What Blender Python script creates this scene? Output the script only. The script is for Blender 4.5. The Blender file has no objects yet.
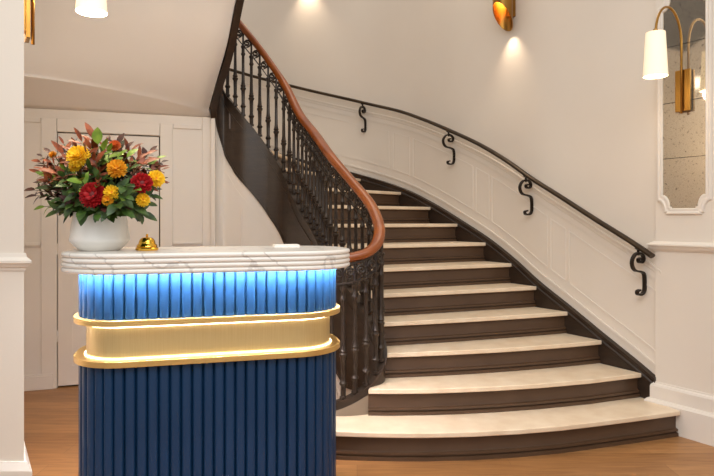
import bpy, bmesh, math, random
from mathutils import Vector, Matrix
random.seed(7)
sc = bpy.context.scene
COL = sc.collection
F = 580.0; CX = 357.0; HY = 221.0; H = 1.345; RI = 0.165
pi = math.pi

# ------------------------------------------------------------------ materials
def newmat(name):
    m = bpy.data.materials.new(name); m.use_nodes = True
    nt = m.node_tree; b = nt.nodes['Principled BSDF']
    return m, nt, b
def srgb(r, g, b):
    f = lambda c: ((c/255.0+0.055)/1.055)**2.4 if c/255.0 > 0.04045 else c/255.0/12.92
    return (f(r), f(g), f(b), 1)
def noise_mat(name, c1, c2, scale=4.0, rough=0.5, metal=0.0, bump=0.0, bscale=60, spec=0.5, stretch=None, coat=0.0, detail=4):
    m, nt, b = newmat(name)
    tc = nt.nodes.new('ShaderNodeTexCoord'); mp = nt.nodes.new('ShaderNodeMapping')
    if stretch: mp.inputs['Scale'].default_value = stretch
    nz = nt.nodes.new('ShaderNodeTexNoise'); nz.inputs['Scale'].default_value = scale; nz.inputs['Detail'].default_value = detail
    cr = nt.nodes.new('ShaderNodeValToRGB')
    cr.color_ramp.elements[0].position = 0.3; cr.color_ramp.elements[1].position = 0.7
    cr.color_ramp.elements[0].color = c1; cr.color_ramp.elements[1].color = c2
    L = nt.links.new
    L(tc.outputs['Object'], mp.inputs['Vector']); L(mp.outputs['Vector'], nz.inputs['Vector'])
    L(nz.outputs['Fac'], cr.inputs['Fac']); L(cr.outputs['Color'], b.inputs['Base Color'])
    b.inputs['Roughness'].default_value = rough; b.inputs['Metallic'].default_value = metal
    b.inputs['Specular IOR Level'].default_value = spec
    b.inputs['Coat Weight'].default_value = coat
    if bump:
        n2 = nt.nodes.new('ShaderNodeTexNoise'); n2.inputs['Scale'].default_value = bscale
        bp = nt.nodes.new('ShaderNodeBump'); bp.inputs['Strength'].default_value = bump; bp.inputs['Distance'].default_value = 0.01
        L(mp.outputs['Vector'], n2.inputs['Vector']); L(n2.outputs['Fac'], bp.inputs['Height']); L(bp.outputs['Normal'], b.inputs['Normal'])
    return m
def emis(name, col, s):
    m, nt, b = newmat(name)
    b.inputs['Base Color'].default_value = col
    b.inputs['Emission Color'].default_value = col; b.inputs['Emission Strength'].default_value = s
    return m
M = {}
M['wall'] = noise_mat('wall_paint', srgb(226,214,200), srgb(230,219,205), 1.2, 0.6, bump=0.03, bscale=90, spec=0.3)
M['panel'] = noise_mat('panel_paint', srgb(228,217,204), srgb(232,222,210), 1.5, 0.45, spec=0.4)
M['plaster'] = noise_mat('soffit_plaster', srgb(240,233,224), srgb(243,236,228), 1.2, 0.7, bump=0.03, bscale=60, spec=0.2)
M['ceiling'] = noise_mat('ceiling_paint', srgb(220,212,202), srgb(224,216,207), 1.2, 0.7)
M['brown'] = noise_mat('brown_painted_wood', srgb(80,58,41), srgb(88,65,47), 6, 0.38, spec=0.45)
M['string'] = noise_mat('dark_string_wood', srgb(42,30,21), srgb(57,41,29), 5, 0.4, stretch=(1,1,6), bump=0.15, bscale=30)
M['plinth'] = noise_mat('grey_brown_plinth', srgb(132,116,98), srgb(138,122,104), 6, 0.5)
M['tread'] = noise_mat('cream_limestone', srgb(228,203,172), srgb(241,221,193), 9, 0.34, spec=0.5, detail=8)
M['iron'] = noise_mat('bronze_iron', srgb(44,34,27), srgb(60,48,38), 25, 0.4, metal=0.3, spec=0.5)
M['railiron'] = noise_mat('dark_wall_rail', srgb(52,40,28), srgb(72,57,40), 12, 0.35, metal=0.6)
M['blackiron'] = noise_mat('black_iron', srgb(34,26,20), srgb(46,36,28), 25, 0.4, metal=0.5)
M['mahogany'] = noise_mat('mahogany', srgb(126,60,16), srgb(160,84,28), 7, 0.28, stretch=(1,1,1), coat=0.3)
M['brass'] = noise_mat('brushed_brass', srgb(214,178,110), srgb(226,192,124), 5, 0.38, metal=1.0, stretch=(1,1,40))
M['satin_brass'] = noise_mat('satin_brass_panel', srgb(206,182,130), srgb(214,192,140), 5, 0.42, metal=0.75, stretch=(40,40,1))
M['oldbrass'] = noise_mat('aged_brass', srgb(158,116,54), srgb(174,130,64), 8, 0.3, metal=1.0)
M['bellbrass'] = noise_mat('polished_brass', srgb(235,180,60), srgb(240,190,75), 8, 0.12, metal=1.0)
M['blue'] = noise_mat('blue_lacquer', srgb(20,52,86), srgb(24,58,94), 10, 0.30, spec=0.32, stretch=(1,1,0.2))
M['ceramic'] = noise_mat('white_ceramic', srgb(246,243,236), srgb(249,246,240), 3, 0.25)
M['paper'] = noise_mat('paper', srgb(240,236,228), srgb(244,240,234), 3, 0.6)
M['dark'] = noise_mat('dark_gap', srgb(30,24,20), srgb(36,28,24), 3, 0.8)
M['steel'] = noise_mat('satin_steel', srgb(190,182,170), srgb(200,192,180), 5, 0.35, metal=1.0)
M['led_cool'] = emis('led_cool', (1,0.91,0.93,1), 500)
M['led_soft'] = emis('led_soft', (1,0.86,0.60,1), 4.5)
M['led_warm'] = emis('led_warm', (1,0.86,0.60,1), 11)
M['bulb'] = emis('lamp_bulb', (1,0.86,0.66,1), 12)
M['spotdisc'] = emis('spot_lens', (1,0.8,0.55,1), 50)
# lampshade
m, nt, b = newmat('linen_lampshade'); M['shade'] = m
b.inputs['Base Color'].default_value = srgb(250,240,218); b.inputs['Roughness'].default_value = 0.9
b.inputs['Emission Color'].default_value = (1,0.80,0.52,1); b.inputs['Emission Strength'].default_value = 0.42
# marble
m, nt, b = newmat('white_marble'); M['marble'] = m
tc = nt.nodes.new('ShaderNodeTexCoord'); mp = nt.nodes.new('ShaderNodeMapping'); mp.inputs['Rotation'].default_value = (0.3,0.5,0.9)
wv = nt.nodes.new('ShaderNodeTexWave'); wv.inputs['Scale'].default_value = 2.2; wv.inputs['Distortion'].default_value = 13; wv.inputs['Detail'].default_value = 5; wv.inputs['Detail Scale'].default_value = 1.6
cr = nt.nodes.new('ShaderNodeValToRGB'); e = cr.color_ramp.elements
e[0].position = 0.0; e[0].color = srgb(204,197,190); e[1].position = 0.045; e[1].color = srgb(232,226,218)
L = nt.links.new; L(tc.outputs['Object'], mp.inputs['Vector']); L(mp.outputs['Vector'], wv.inputs['Vector']); L(wv.outputs['Fac'], cr.inputs['Fac']); L(cr.outputs['Color'], b.inputs['Base Color'])
b.inputs['Roughness'].default_value = 0.25
# floor planks
m, nt, b = newmat('oak_planks'); M['floor'] = m
tc = nt.nodes.new('ShaderNodeTexCoord'); br = nt.nodes.new('ShaderNodeTexBrick')
br.inputs['Scale'].default_value = 1.0; br.inputs['Brick Width'].default_value = 1.7; br.inputs['Row Height'].default_value = 0.16
br.inputs['Mortar Size'].default_value = 0.0012; br.inputs['Mortar Smooth'].default_value = 0.6
br.inputs['Color1'].default_value = srgb(160,112,66); br.inputs['Color2'].default_value = srgb(182,132,82); br.inputs['Mortar'].default_value = srgb(112,80,52)
mp = nt.nodes.new('ShaderNodeMapping'); mp.inputs['Scale'].default_value = (1.2,14,1)
nz = nt.nodes.new('ShaderNodeTexNoise'); nz.inputs['Scale'].default_value = 3; nz.inputs['Detail'].default_value = 8; nz.inputs['Distortion'].default_value = 0.8
cr = nt.nodes.new('ShaderNodeValToRGB'); e = cr.color_ramp.elements; e[0].position = 0.3; e[0].color = (0.68,0.64,0.6,1); e[1].position = 0.65; e[1].color = (1,1,1,1)
mx = nt.nodes.new('ShaderNodeMix'); mx.data_type = 'RGBA'; mx.blend_type = 'MULTIPLY'; mx.inputs[0].default_value = 1
L = nt.links.new; L(tc.outputs['Object'], br.inputs['Vector']); L(tc.outputs['Object'], mp.inputs['Vector']); L(mp.outputs['Vector'], nz.inputs['Vector'])
L(nz.outputs['Fac'], cr.inputs['Fac']); L(br.outputs['Color'], mx.inputs[6]); L(cr.outputs['Color'], mx.inputs[7]); L(mx.outputs[2], b.inputs['Base Color'])
b.inputs['Roughness'].default_value = 0.42
# antique mirror
m, nt, b = newmat('antique_mirror'); M['mirror'] = m
tc = nt.nodes.new('ShaderNodeTexCoord')
nz = nt.nodes.new('ShaderNodeTexNoise'); nz.inputs['Scale'].default_value = 70; nz.inputs['Detail'].default_value = 6; nz.inputs['Roughness'].default_value = 0.7
cr = nt.nodes.new('ShaderNodeValToRGB'); e = cr.color_ramp.elements; e[0].position = 0.30; e[0].color = srgb(110,98,84); e[1].position = 0.44; e[1].color = srgb(214,205,188)
L = nt.links.new; L(tc.outputs['Object'], nz.inputs['Vector']); L(nz.outputs['Fac'], cr.inputs['Fac']); L(cr.outputs['Color'], b.inputs['Base Color'])
b.inputs['Metallic'].default_value = 0.80; b.inputs['Roughness'].default_value = 0.06

# ------------------------------------------------------------------ helpers
def obj(name, bm, mat, parent=None, smooth=False, auto=None):
    me = bpy.data.meshes.new(name)
    bmesh.ops.recalc_face_normals(bm, faces=bm.faces[:])
    bm.to_mesh(me); bm.free()
    o = bpy.data.objects.new(name, me); COL.objects.link(o)
    me.materials.append(M[mat] if isinstance(mat, str) else mat)
    if smooth:
        for p in me.polygons: p.use_smooth = True
        if auto is not None:
            me.set_sharp_from_angle(angle=auto)
    if parent: o.parent = parent
    return o
def bevel(o, w=0.003, seg=2):
    md = o.modifiers.new('bevel', 'BEVEL'); md.width = w; md.segments = seg; md.limit_method = 'ANGLE'; md.angle_limit = 0.6
    return o
def tag(o, label, cat, group=None):
    o['label'] = label; o['category'] = cat
    if group: o['group'] = group
    return o
def empty(name, loc=(0,0,0), rz=0, label=None, cat=None, group=None):
    o = bpy.data.objects.new(name, None); COL.objects.link(o); o.location = loc; o.rotation_euler = (0,0,rz)
    o.empty_display_size = 0.1
    if label: tag(o, label, cat, group)
    return o
def struct(o): o['kind'] = 'structure'; return o
def box(bm, x0, x1, y0, y1, z0, z1, mat=None):
    vs = [bm.verts.new(Vector(c)) for c in ((x0,y0,z0),(x1,y0,z0),(x1,y1,z0),(x0,y1,z0),(x0,y0,z1),(x1,y0,z1),(x1,y1,z1),(x0,y1,z1))]
    if mat is not None:
        for v in vs: v.co = mat @ v.co
    for f in ((0,3,2,1),(4,5,6,7),(0,1,5,4),(1,2,6,5),(2,3,7,6),(3,0,4,7)): bm.faces.new([vs[i] for i in f])
def prism(bm, pts, z0, z1):
    a = [bm.verts.new((p[0],p[1],z0)) for p in pts]; c = [bm.verts.new((p[0],p[1],z1)) for p in pts]
    n = len(pts)
    for i in range(n): bm.faces.new((a[i],a[(i+1)%n],c[(i+1)%n],c[i]))
    bm.faces.new(a[::-1]); bm.faces.new(c)
def rings(bm, rs, closed=False, cap=True):
    """loft a list of rings of coordinates (each ring a closed loop)"""
    R = [[bm.verts.new(p) for p in r] for r in rs]
    n = len(R[0]); m_ = len(R)
    for i in range(m_ if closed else m_-1):
        A = R[i]; B = R[(i+1)%m_]
        for j in range(n): bm.faces.new((A[j],A[(j+1)%n],B[(j+1)%n],B[j]))
    if cap and not closed:
        bm.faces.new(R[0][::-1]); bm.faces.new(R[-1])
def grid(bm, rows):
    R = [[bm.verts.new(p) for p in r] for r in rows]
    for i in range(len(R)-1):
        for j in range(len(R[0])-1):
            bm.faces.new((R[i][j],R[i][j+1],R[i+1][j+1],R[i+1][j]))
def tube(bm, pts, r, seg=8, closed=False):
    pts = [Vector(p) for p in pts]; out = []
    n = len(pts); prev = None
    for i, p in enumerate(pts):
        if closed: t = pts[(i+1)%n]-pts[i-1]
        else: t = pts[min(i+1,n-1)]-pts[max(i-1,0)]
        t.normalize()
        if prev is None:
            a = Vector((0,0,1)) if abs(t.z) < 0.9 else Vector((1,0,0))
            u = t.cross(a).normalized()
        else:
            u = (prev - t*prev.dot(t)).normalized()
        prev = u; w = t.cross(u)
        rr = r[i] if isinstance(r, (list,tuple)) else r
        out.append([p+u*(rr*math.cos(2*pi*k/seg))+w*(rr*math.sin(2*pi*k/seg)) for k in range(seg)])
    rings(bm, out, closed)
def lathe(bm, prof, seg=16, c=(0,0,0)):
    """prof: list of (r,z)"""
    c = Vector(c)
    rings(bm, [[c+Vector((max(r,0.0004)*math.cos(2*pi*k/seg), max(r,0.0004)*math.sin(2*pi*k/seg), z)) for k in range(seg)] for r, z in prof])
def sweep(bm, path, prof, up_is_z=True):
    """path: 3D points; prof: closed list of (side, up); side is to the left of travel, up is world z"""
    path = [Vector(p) for p in path]; out = []
    n = len(path)
    for i, p in enumerate(path):
        t = path[min(i+1,n-1)]-path[max(i-1,0)]; t.z = 0; t.normalize()
        s = Vector((-t.y, t.x, 0))
        out.append([p+s*a+Vector((0,0,b)) for a, b in prof])
    rings(bm, out)
def sweep_n(bm, path, prof):
    """as sweep, the section kept square to the 3D path"""
    path = [Vector(p) for p in path]; out = []
    n = len(path)
    for i, p in enumerate(path):
        t = (path[min(i+1,n-1)]-path[max(i-1,0)]).normalized()
        s = Vector((-t.y, t.x, 0)).normalized(); u = t.cross(s); u = u if u.z > 0 else -u
        out.append([p+s*a+u*b for a, b in prof])
    rings(bm, out)
def cr_eval(tab, p):
    """Catmull-Rom through a table [(p, a, b, ...)] at parameter p"""
    ks = [r[0] for r in tab]
    if p <= ks[0]: i = 0
    elif p >= ks[-1]: i = len(tab)-2
    else:
        i = max(j for j in range(len(tab)-1) if ks[j] <= p)
    p0, p1 = tab[i], tab[i+1]
    t = (p-ks[i])/(ks[i+1]-ks[i]); h = ks[i+1]-ks[i]
    res = []
    for c in range(1, len(tab[0])):
        def slope(j):
            if 0 < j < len(tab)-1: return (tab[j+1][c]-tab[j-1][c])/(ks[j+1]-ks[j-1])
            if j == 0: return (tab[1][c]-tab[0][c])/(ks[1]-ks[0])
            return (tab[-1][c]-tab[-2][c])/(ks[-1]-ks[-2])
        m0, m1 = slope(i)*h, slope(i+1)*h
        if t < 0 or t > 1: res.append(p0[c]+(p1[c]-p0[c])*t); continue
        t2, t3 = t*t, t*t*t
        res.append((2*t3-3*t2+1)*p0[c]+(t3-2*t2+t)*m0+(-2*t3+3*t2)*p1[c]+(t3-t2)*m1)
    return res
def frange(a, b, st):
    n = max(1, int(round((b-a)/st))); return [a+(b-a)*i/n for i in range(n+1)]

# ------------------------------------------------------------------ stair plan
INN = [(0.0,-.60,3.72),(0.5,-.38,3.58),(1.0,-.12,3.53),(1.5,.04,3.555),(2.0,.115,3.60),(2.5,.150,3.66),(3.1,.157,3.74),
       (4,.10,3.90),(5,-.03,4.07),(6.3,-.20,4.27),(7.5,-.33,4.57),(8.7,-.473,4.81),(10.45,-.62,4.99),(11.7,-.757,5.03),
       (12.55,-.86,5.03),(13.4,-.975,5.02),(14.2,-1.08,5.04),(15,-1.175,5.05),(16,-1.225,4.94),(17,-1.115,4.68),(18,-.985,4.43),(20,-.82,4.08),(22,-.62,3.70),(24,-.42,3.32),(26,-.20,2.95),(28,.0,2.6)]
def ztop(p):
    return RI*p+.03
ZT = [(0,.20),(0.5,.21),(1.0,.25),(1.5,.325),(2.0,.40),(2.5,.46),(3.1,.5415),(4,.69),(29,4.815)]
ZR = [(0,1.085),(0.5,1.095),(1.0,1.11),(1.5,1.14),(2.0,1.185),(2.5,1.235),(3.1,1.3015),(4,1.45),(29,5.575)]
DR = [(0,.055),(1.5,.055),(2.0,.09),(2.5,.17),(3.1,.33),(4,.60),(5,.74),(6,.72),(7.5,.58),(14,.58),(15,.525),(16,.42),(22,.42),(24,.95),(28,1.1)]  # unseen tail past the last baluster is deepened to darken the mirror's reflection
lin = lambda tab, p: (lambda i: tab[i][1]+(tab[i+1][1]-tab[i][1])*(p-tab[i][0])/(tab[i+1][0]-tab[i][0]))(max(0, max([j for j in range(len(tab)-1) if tab[j][0] <= p] or [0])))
def inn(p): return Vector(cr_eval(INN, p))
def inn_t(p):
    t = inn(p+.05)-inn(p-.05); return t.normalized()
def inn_s(p):            # unit vector towards the treads (right of travel going up is the outer side)
    t = inn_t(p); return Vector((t.y, -t.x))
OUT = [(0,2.16,3.36),(1,2.03,3.62),(2,1.90,3.87),(3,1.745,4.13),(4,1.593,4.38),(5,1.432,4.62),(6,1.298,4.86),(7,1.141,5.13),(8,.943,5.43),
       (9,.734,5.77),(10,.467,6.12),(11,.043,6.46),(12.2,-.65,6.66),(13.7,-1.49,6.80),(15,-2.35,6.5),(16,-2.9,5.8),(17,-3.1,5.1),(18,-3.2,4.5)]
def out(p): return Vector(cr_eval(OUT, p))
def out_t(p): return (out(p+.05)-out(p-.05)).normalized()
def out_in(p):           # unit vector from the wall towards the treads (left of travel going up)
    t = out_t(p); return Vector((-t.y, t.x))
def wpt(p, off, z):      # a point off the outer wall (off>0 towards the treads)
    q = out(p)+out_in(p)*(off-.03); return Vector((q.x, q.y, z))

# ------------------------------------------------------------------ setting
bm = bmesh.new(); box(bm, -6, 6, -1.5, 7.6, -.1, 0); struct(obj('floor', bm, 'floor'))
CO = Vector((1.955,3.80)); UR = Vector((.56,-.83)).normalized(); NR = Vector((-.83,-.56)).normalized()
def rw(t, s, z): q = CO+UR*t+NR*s; return Vector((q.x,q.y,z))
# right wall with the mirror
bm = bmesh.new()
prism(bm, [rw(0,0,0)[:2], rw(5,0,0)[:2], rw(5,-.3,0)[:2], rw(0,-.3,0)[:2]], 0, 5.2)
wr = struct(obj('wall_right', bm, 'wall'))
def wall_profile(name, prof, t0=-.0, t1=5.0):
    """moulding along the right wall that returns round its back corner"""
    bm = bmesh.new()
    out_ = []
    for (t, back) in ((t0, 1), (t0, 0), (t1, 0)):
        ring = []
        for s, z in prof:
            if back: q = CO+UR*(-s)+NR*(-.2); ring.append(Vector((q.x,q.y,z)))
            elif t == t0: ring.append(rw(-s, s, z))
            else: ring.append(rw(t, s, z))
        out_.append(ring)
    rings(bm, out_); return struct(obj(name, bm, 'panel'))
wall_profile('trim_1', [(-.01,1.150),(.006,1.150),(.014,1.160),(.022,1.165),(.030,1.182),(.040,1.186),(.040,1.196),(.018,1.206),(.008,1.213),(-.01,1.213)])
wall_profile('baseboard_right', [(-.01,0),(.050,0),(.050,.172),(.038,.186),(.024,.190),(.024,.268),(.018,.280),(.010,.286),(.008,.296),(-.01,.296)])
# left wall
CL = Vector((-1.378,2.40)); UL = Vector((-.56,.83)).normalized(); NL = Vector((.83,.56)).normalized()
def lw(t, s, z): q = CL+UL*t+NL*s; return Vector((q.x,q.y,z))
bm = bmesh.new()
prism(bm, [(CL.x,CL.y), (-4.5,CL.y), (-4.5,CL.y+.6), (lw(2.75,-.6,0).x, lw(2.75,-.6,0).y), lw(2.75,0,0)[:2]], 0, 5.2)
struct(obj('wall_left', bm, 'wall'))
def left_profile(name, prof):
    bm = bmesh.new(); rs = []
    rs.append([Vector((-4.4, CL.y-s, z)) for s, z in prof])
    for s, z in prof:
        pass
    # corner ring: offset by s on both faces
    ring = []
    for s, z in prof:
        # intersection of line y=CL.y-s with the offset of the oblique face
        q = CL+NL*s; t = (CL.y-s-q.y)/UL.y; c = q+UL*t
        ring.append(Vector((c.x, c.y, z)))
    rs.append(ring)
    rs.append([lw(2.6, s, z) for s, z in prof])
    rings(bm, rs); return struct(obj(name, bm, 'panel'))
left_profile('trim_2', [(-.01,1.140),(.004,1.140),(.007,1.152),(.013,1.157),(.017,1.168),(.024,1.172),(.024,1.182),(.010,1.196),(.006,1.212),(-.01,1.212)])
left_profile('baseboard_left', [(-.01,0),(.036,0),(.036,.19),(.026,.205),(.026,.32),(.016,.340),(.010,.352),(-.01,.352)])

# door wall
A = Vector((-2.63,4.60)); B = Vector((-1.24,5.02)); UW = (B-A).normalized(); NW = Vector((UW.y,-UW.x))   # NW faces the camera
A0 = A-UW*.9
def dwp(x, s, z):        # x = distance along the wall from A0
    q = A0+UW*x+NW*s; return Vector((q.x,q.y,z))
def px2x(px):            # where the ray through an image column meets the wall plane
    k = (px-CX)/F; d = UW; n = (A0.y*k-A0.x)/(d.x-d.y*k); return n
LW = (B-A0).length
def dbox(bm, x0, x1, s0, s1, z0, z1):
    pts = [dwp(x0,s0,0), dwp(x1,s0,0), dwp(x1,s1,0), dwp(x0,s1,0)]
    prism(bm, [p[:2] for p in pts], z0, z1)
ZW = 2.24
d0, d1, dz = px2x(57), px2x(160), 2.062
bm = bmesh.new()
dbox(bm, 0, d0, -.12, 0, 0, ZW); dbox(bm, d1, LW-.001, -.12, 0, 0, ZW); dbox(bm, d0, d1, -.12, 0, dz, ZW)
struct(obj('wall_back', bm, 'panel'))
bm = bmesh.new()          # raised panel framing and stiles
xs = [px2x(v) for v in (41, 173, 202, 213.3)]
for x0, x1, z0, z1 in ((xs[0], d0, .0, 2.17), (d1, xs[1], .0, 2.17), (xs[2], xs[3], 0, ZW-.0),
                       (0, xs[0], 2.13, 2.17), (xs[1], xs[2], 2.13, 2.17), (d0, d1, dz+.002, 2.17)):
    dbox(bm, x0+.002, x1-.002, .0005, .014, z0, z1)
bevel(struct(obj('trim_3', bm, 'panel')), .004)
bm = bmesh.new()
for x0, x1 in ((0, xs[0]), (xs[1], xs[2])):
    dbox(bm, x0+.003, x1-.003, .0005, .022, 1.150, 1.160); dbox(bm, x0+.003, x1-.003, .0005, .014, 1.160, 1.172)
    dbox(bm, x0+.003, x1-.003, .0005, .010, 1.136, 1.150)
struct(obj('trim_4', bm, 'panel'))
bm = bmesh.new()
for x0, x1 in ((0, d0-.02), (d1+.02, xs[3])):
    dbox(bm, x0+.001, x1-.001, .0005, .022, 0, .11); dbox(bm, x0+.001, x1-.001, .0005, .017, .11, .125)
bevel(struct(obj('baseboard_back', bm, 'panel')), .003)
# the door
door = empty('door_1', dwp(d0, 0, 0)[:], 0); struct(door)
inv = Matrix.Translation(-Vector(dwp(d0,0,0)))
def dpart(name, bm, mat, parent=door, **k):
    bmesh.ops.transform(bm, matrix=inv, verts=bm.verts[:])
    o = obj(name, bm, mat, parent, **k); return o
bm = bmesh.new(); dbox(bm, d0+.006, d1-.008, -.045, -.004, .015, dz-.008)
bevel(dpart('door_leaf', bm, 'panel'), .002)
bm = bmesh.new()
wd = d1-d0
for z0, z1 in ((.16,.95),(1.06,dz-.14)):
    x0, x1 = d0+.10, d1-.12
    for a, b_, c, d in ((x0,x1,z0,z0+.012),(x0,x1,z1-.012,z1),(x0,x0+.012,z0+.012,z1-.012),(x1-.012,x1,z0+.012,z1-.012)):
        dbox(bm, a, b_, -.004, .002, c, d)
dpart('door_moulding', bm, 'panel')
for zc in (.42, 1.12, 1.85):
    bm = bmesh.new(); q = dwp(d0+.001, .006, 0); lathe(bm, [(.006,zc-.045),(.008,zc-.045),(.008,zc+.045),(.006,zc+.045)], 10, (q.x,q.y,0))
    dpart('hinge', bm, 'panel', smooth=True, auto=.7)
bm = bmesh.new(); dbox(bm, d0, d1, -.11, -.05, 0, dz); dbox(bm, d0+.0, d1-.0, -.05, -.045, 0, .014)
struct(obj('door_gap_shade', bm, 'dark'))  # dark slab behind the leaf; its colour stands in for shade in the gaps

# outer curved wall
bm = bmesh.new()
ps = frange(1.55, 16.6, .1)
rows = []
for z in (-.0, 5.2): rows.append([wpt(p, .0, z) for p in ps])
back = [[wpt(p, -.12, z) for p in ps] for z in (5.2, 0)]
rows = [rows[0], rows[1], back[0], back[1], rows[0]]
R = [[bm.verts.new(v) for v in r] for r in rows[:4]]; R.append(R[0])
for i in range(4):
    for j in range(len(ps)-1): bm.faces.new((R[i][j],R[i][j+1],R[i+1][j+1],R[i+1][j]))
struct(obj('wall_stair', bm, 'wall', smooth=True, auto=.5))
# panelling of the curved dado
def bead_line(bm, p0, p1, off, h, w=.010, d=.0045, st=.12):
    """bead following the pitch at height h over the nosing line"""
    path = [wpt(p, 0, RI*p+h) for p in frange(p0, p1, st)]
    sweep(bm, path, [(-.001,-w/2),(d,-w/2),(d,w/2),(-.001,w/2)])
def bead_v(bm, p, h0, h1, w=.010, d=.0045):
    q = wpt(p, 0, 0); t = out_t(p); n = out_in(p)
    a = Vector((q.x,q.y,0)); T = Vector((t.x,t.y,0)); N = Vector((n.x,n.y,0))
    pts = [a-T*w/2-N*.001, a+T*w/2-N*.001, a+T*w/2+N*d, a-T*w/2+N*d]
    prism(bm, [v[:2] for v in pts], RI*p+h0, RI*p+h1)
bm = bmesh.new()
narrow = [(1.30-.0,1.72)] if False else []
k = 4.15
stiles = []
while k < 17: stiles.append((k, k+.46)); k += 2.83
prev = 1.62
for a, b_ in stiles:
    for p0, p1 in ((prev, a-.11), (a, b_)):
        bead_line(bm, p0, p1, 0, .205); bead_line(bm, p0, p1, 0, .60)
        bead_v(bm, p0, .205, .60); bead_v(bm, p1, .205, .60)
    prev = b_+.11
bead_line(bm, 1.56, 17, 0, .115, .016, .010)
struct(obj('trim_6', bm, 'panel'))
bm = bmesh.new()
sweep(bm, [wpt(p, 0, RI*p+.72) for p in frange(1.56, 17, .12)], [(-.001,-.055),(.004,-.055),(.006,-.035),(.006,.0),(.010,.010),(.010,.022),(.015,.034),(.015,.044),(-.001,.048)])
struct(obj('trim_7', bm, 'panel'))

# soffit of the upper flight, bulging down over the lobby
def sb(p):
    q = inn(p)+inn_s(p)*.035; return Vector((q.x, q.y, lin(ZT,p)-lin(DR,p)))
left = [dwp(-.6,0,ZW)]+[Vector(v) for v in ((-3.0,4.05,2.405),(-3.0,3.995,2.45),(-3.0,3.93,2.62),(-3.0,3.78,3.05),(-2.9,3.62,3.6),(-2.8,3.45,4.1))]
right = [Vector((B.x,B.y,ZW)), sb(16.1), sb(16.3), sb(17.0), sb(18.4), sb(20), sb(22)]
NC = 14
rows = []
for l, r in zip(left, right):
    rw_ = [l.lerp(r, (j/NC)) for j in range(NC+1)]
    for j, v in enumerate(rw_): v.z = l.z+(r.z-l.z)*(j/NC)**2.2
    rows.append(rw_)
# resample rows for a smooth profile
fine = []
tabs = [[(i,)+tuple(rows[i][j]) for i in range(len(rows))] for j in range(NC+1)]
for i in frange(0, len(rows)-1, .2):
    fine.append([Vector(cr_eval(tabs[j], i)) for j in range(NC+1)])
bm = bmesh.new(); grid(bm, fine)
so = struct(obj('ceiling', bm, 'plaster', smooth=True))
md = so.modifiers.new('solid', 'SOLIDIFY'); md.thickness = .04; md.offset = 1 

# ------------------------------------------------------------------ staircase
stair = empty('staircase', (0.9,4.0,0), 0, 'sweeping curved staircase with cream stone treads and dark brown risers', 'staircase')
SL = Vector(stair.location)
def spart(name, bm, mat, parent=stair, loc=SL, **k):
    bmesh.ops.translate(bm, vec=-Vector(loc), verts=bm.verts[:])
    return obj(name, bm, mat, parent, **k)
FR1 = [(-.74,3.95),(-.78,3.70),(-.70,3.50),(-.55,3.36),(-.35,3.285),(-.118,3.254),(.06,3.236),(.24,3.228),(.39,3.228),(.65,3.245),(.911,3.283),(1.18,3.34),(1.424,3.413),(1.70,3.50),(1.958,3.588),(2.012,3.606)]
FR2 = [(.068,3.50),(.20,3.497),(.40,3.503),(.60,3.522),(.86,3.56),(1.144,3.62),(1.5,3.72),(1.90,3.87)]
def front(n):
    if n == 1: return [Vector(p) for p in FR1]
    if n == 2: return [Vector(p) for p in FR2]
    a, b_ = inn(n), out(n); d = b_-a; nn = Vector((d.y,-d.x)).normalized()
    bulge = {3:.05,4:.025,5:.012}.get(n, 0)
    return [a+d*t+nn*(bulge*4*t*(1-t)) for t in [i/8 for i in range(9)]]
def offset_line(pts, o):
    res = []
    for i, p in enumerate(pts):
        t = (pts[min(i+1,len(pts)-1)]-pts[max(i-1,0)]).normalized()
        res.append(p+Vector((-t.y, t.x))*o)      # to the left of travel: backwards, into the stair
    return res
NT = 15
for n in range(1, NT+1):
    fr = front(n); z1 = n*RI; z0 = z1-.030
    nx = offset_line(front(n+1), .05) if n+1 <= NT else None
    if n == 1:
        poly = fr+[Vector((2.0,3.66))]+[v for v in reversed(nx)]+[Vector((-.1,3.72))]+[Vector((-.3,3.9))]
        poly = [v for v in fr]+[Vector((1.99,3.66)), Vector((1.90,3.90))]+[v for v in reversed(nx)][1:]+[Vector((.10,3.62)),Vector((-.1,3.65)),Vector((-.35,3.8)),Vector((-.5,3.95))]
    elif nx:
        p_in = n if n > 2 else 1.75
        ins = [inn(p) for p in frange(p_in, n+1.2, .3)]
        outs = [out(p) for p in frange(n, n+1.12, .28)]
        poly = fr[1:-1]+outs+[inn(n+1.2)]+[v for v in reversed(ins[:-1])]
        if n == 2: poly = [fr[0]]+poly
    else:
        poly = fr+[out(n+1), inn(n+1)]
    # drop near duplicates
    pp = []
    for v in poly:
        if not pp or (v-pp[-1]).length > .004: pp.append(v)
    if (pp[0]-pp[-1]).length < .004: pp.pop()
    bm = bmesh.new(); prism(bm, pp, z0, z1)
    bmesh.ops.triangulate(bm, faces=[f for f in bm.faces if len(f.verts) > 4])
    t_ = bevel(spart('tread', bm, 'tread'), .006, 3)
    # riser: face, and the moulding at its foot
    rl = offset_line(fr, .035)
    if n > 1: rl = [rl[0]]+rl[1:]
    zb = z1-RI
    prof = [(.02,zb),(-.020,zb),(-.020,zb+.020),(-.004,zb+.023),(-.004,zb+.029),(-.016,zb+.032),(-.016,zb+.044),(-.001,zb+.049),(.001,zb+.056),(0,z0-.014),(-.010,z0-.006),(-.014,z0-.0005),(.02,z0-.0005)]
    bm = bmesh.new(); sweep(bm, [Vector((v.x,v.y,0)) for v in rl], prof)
    spart('riser', bm, 'brown', smooth=True, auto=.5)
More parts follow.
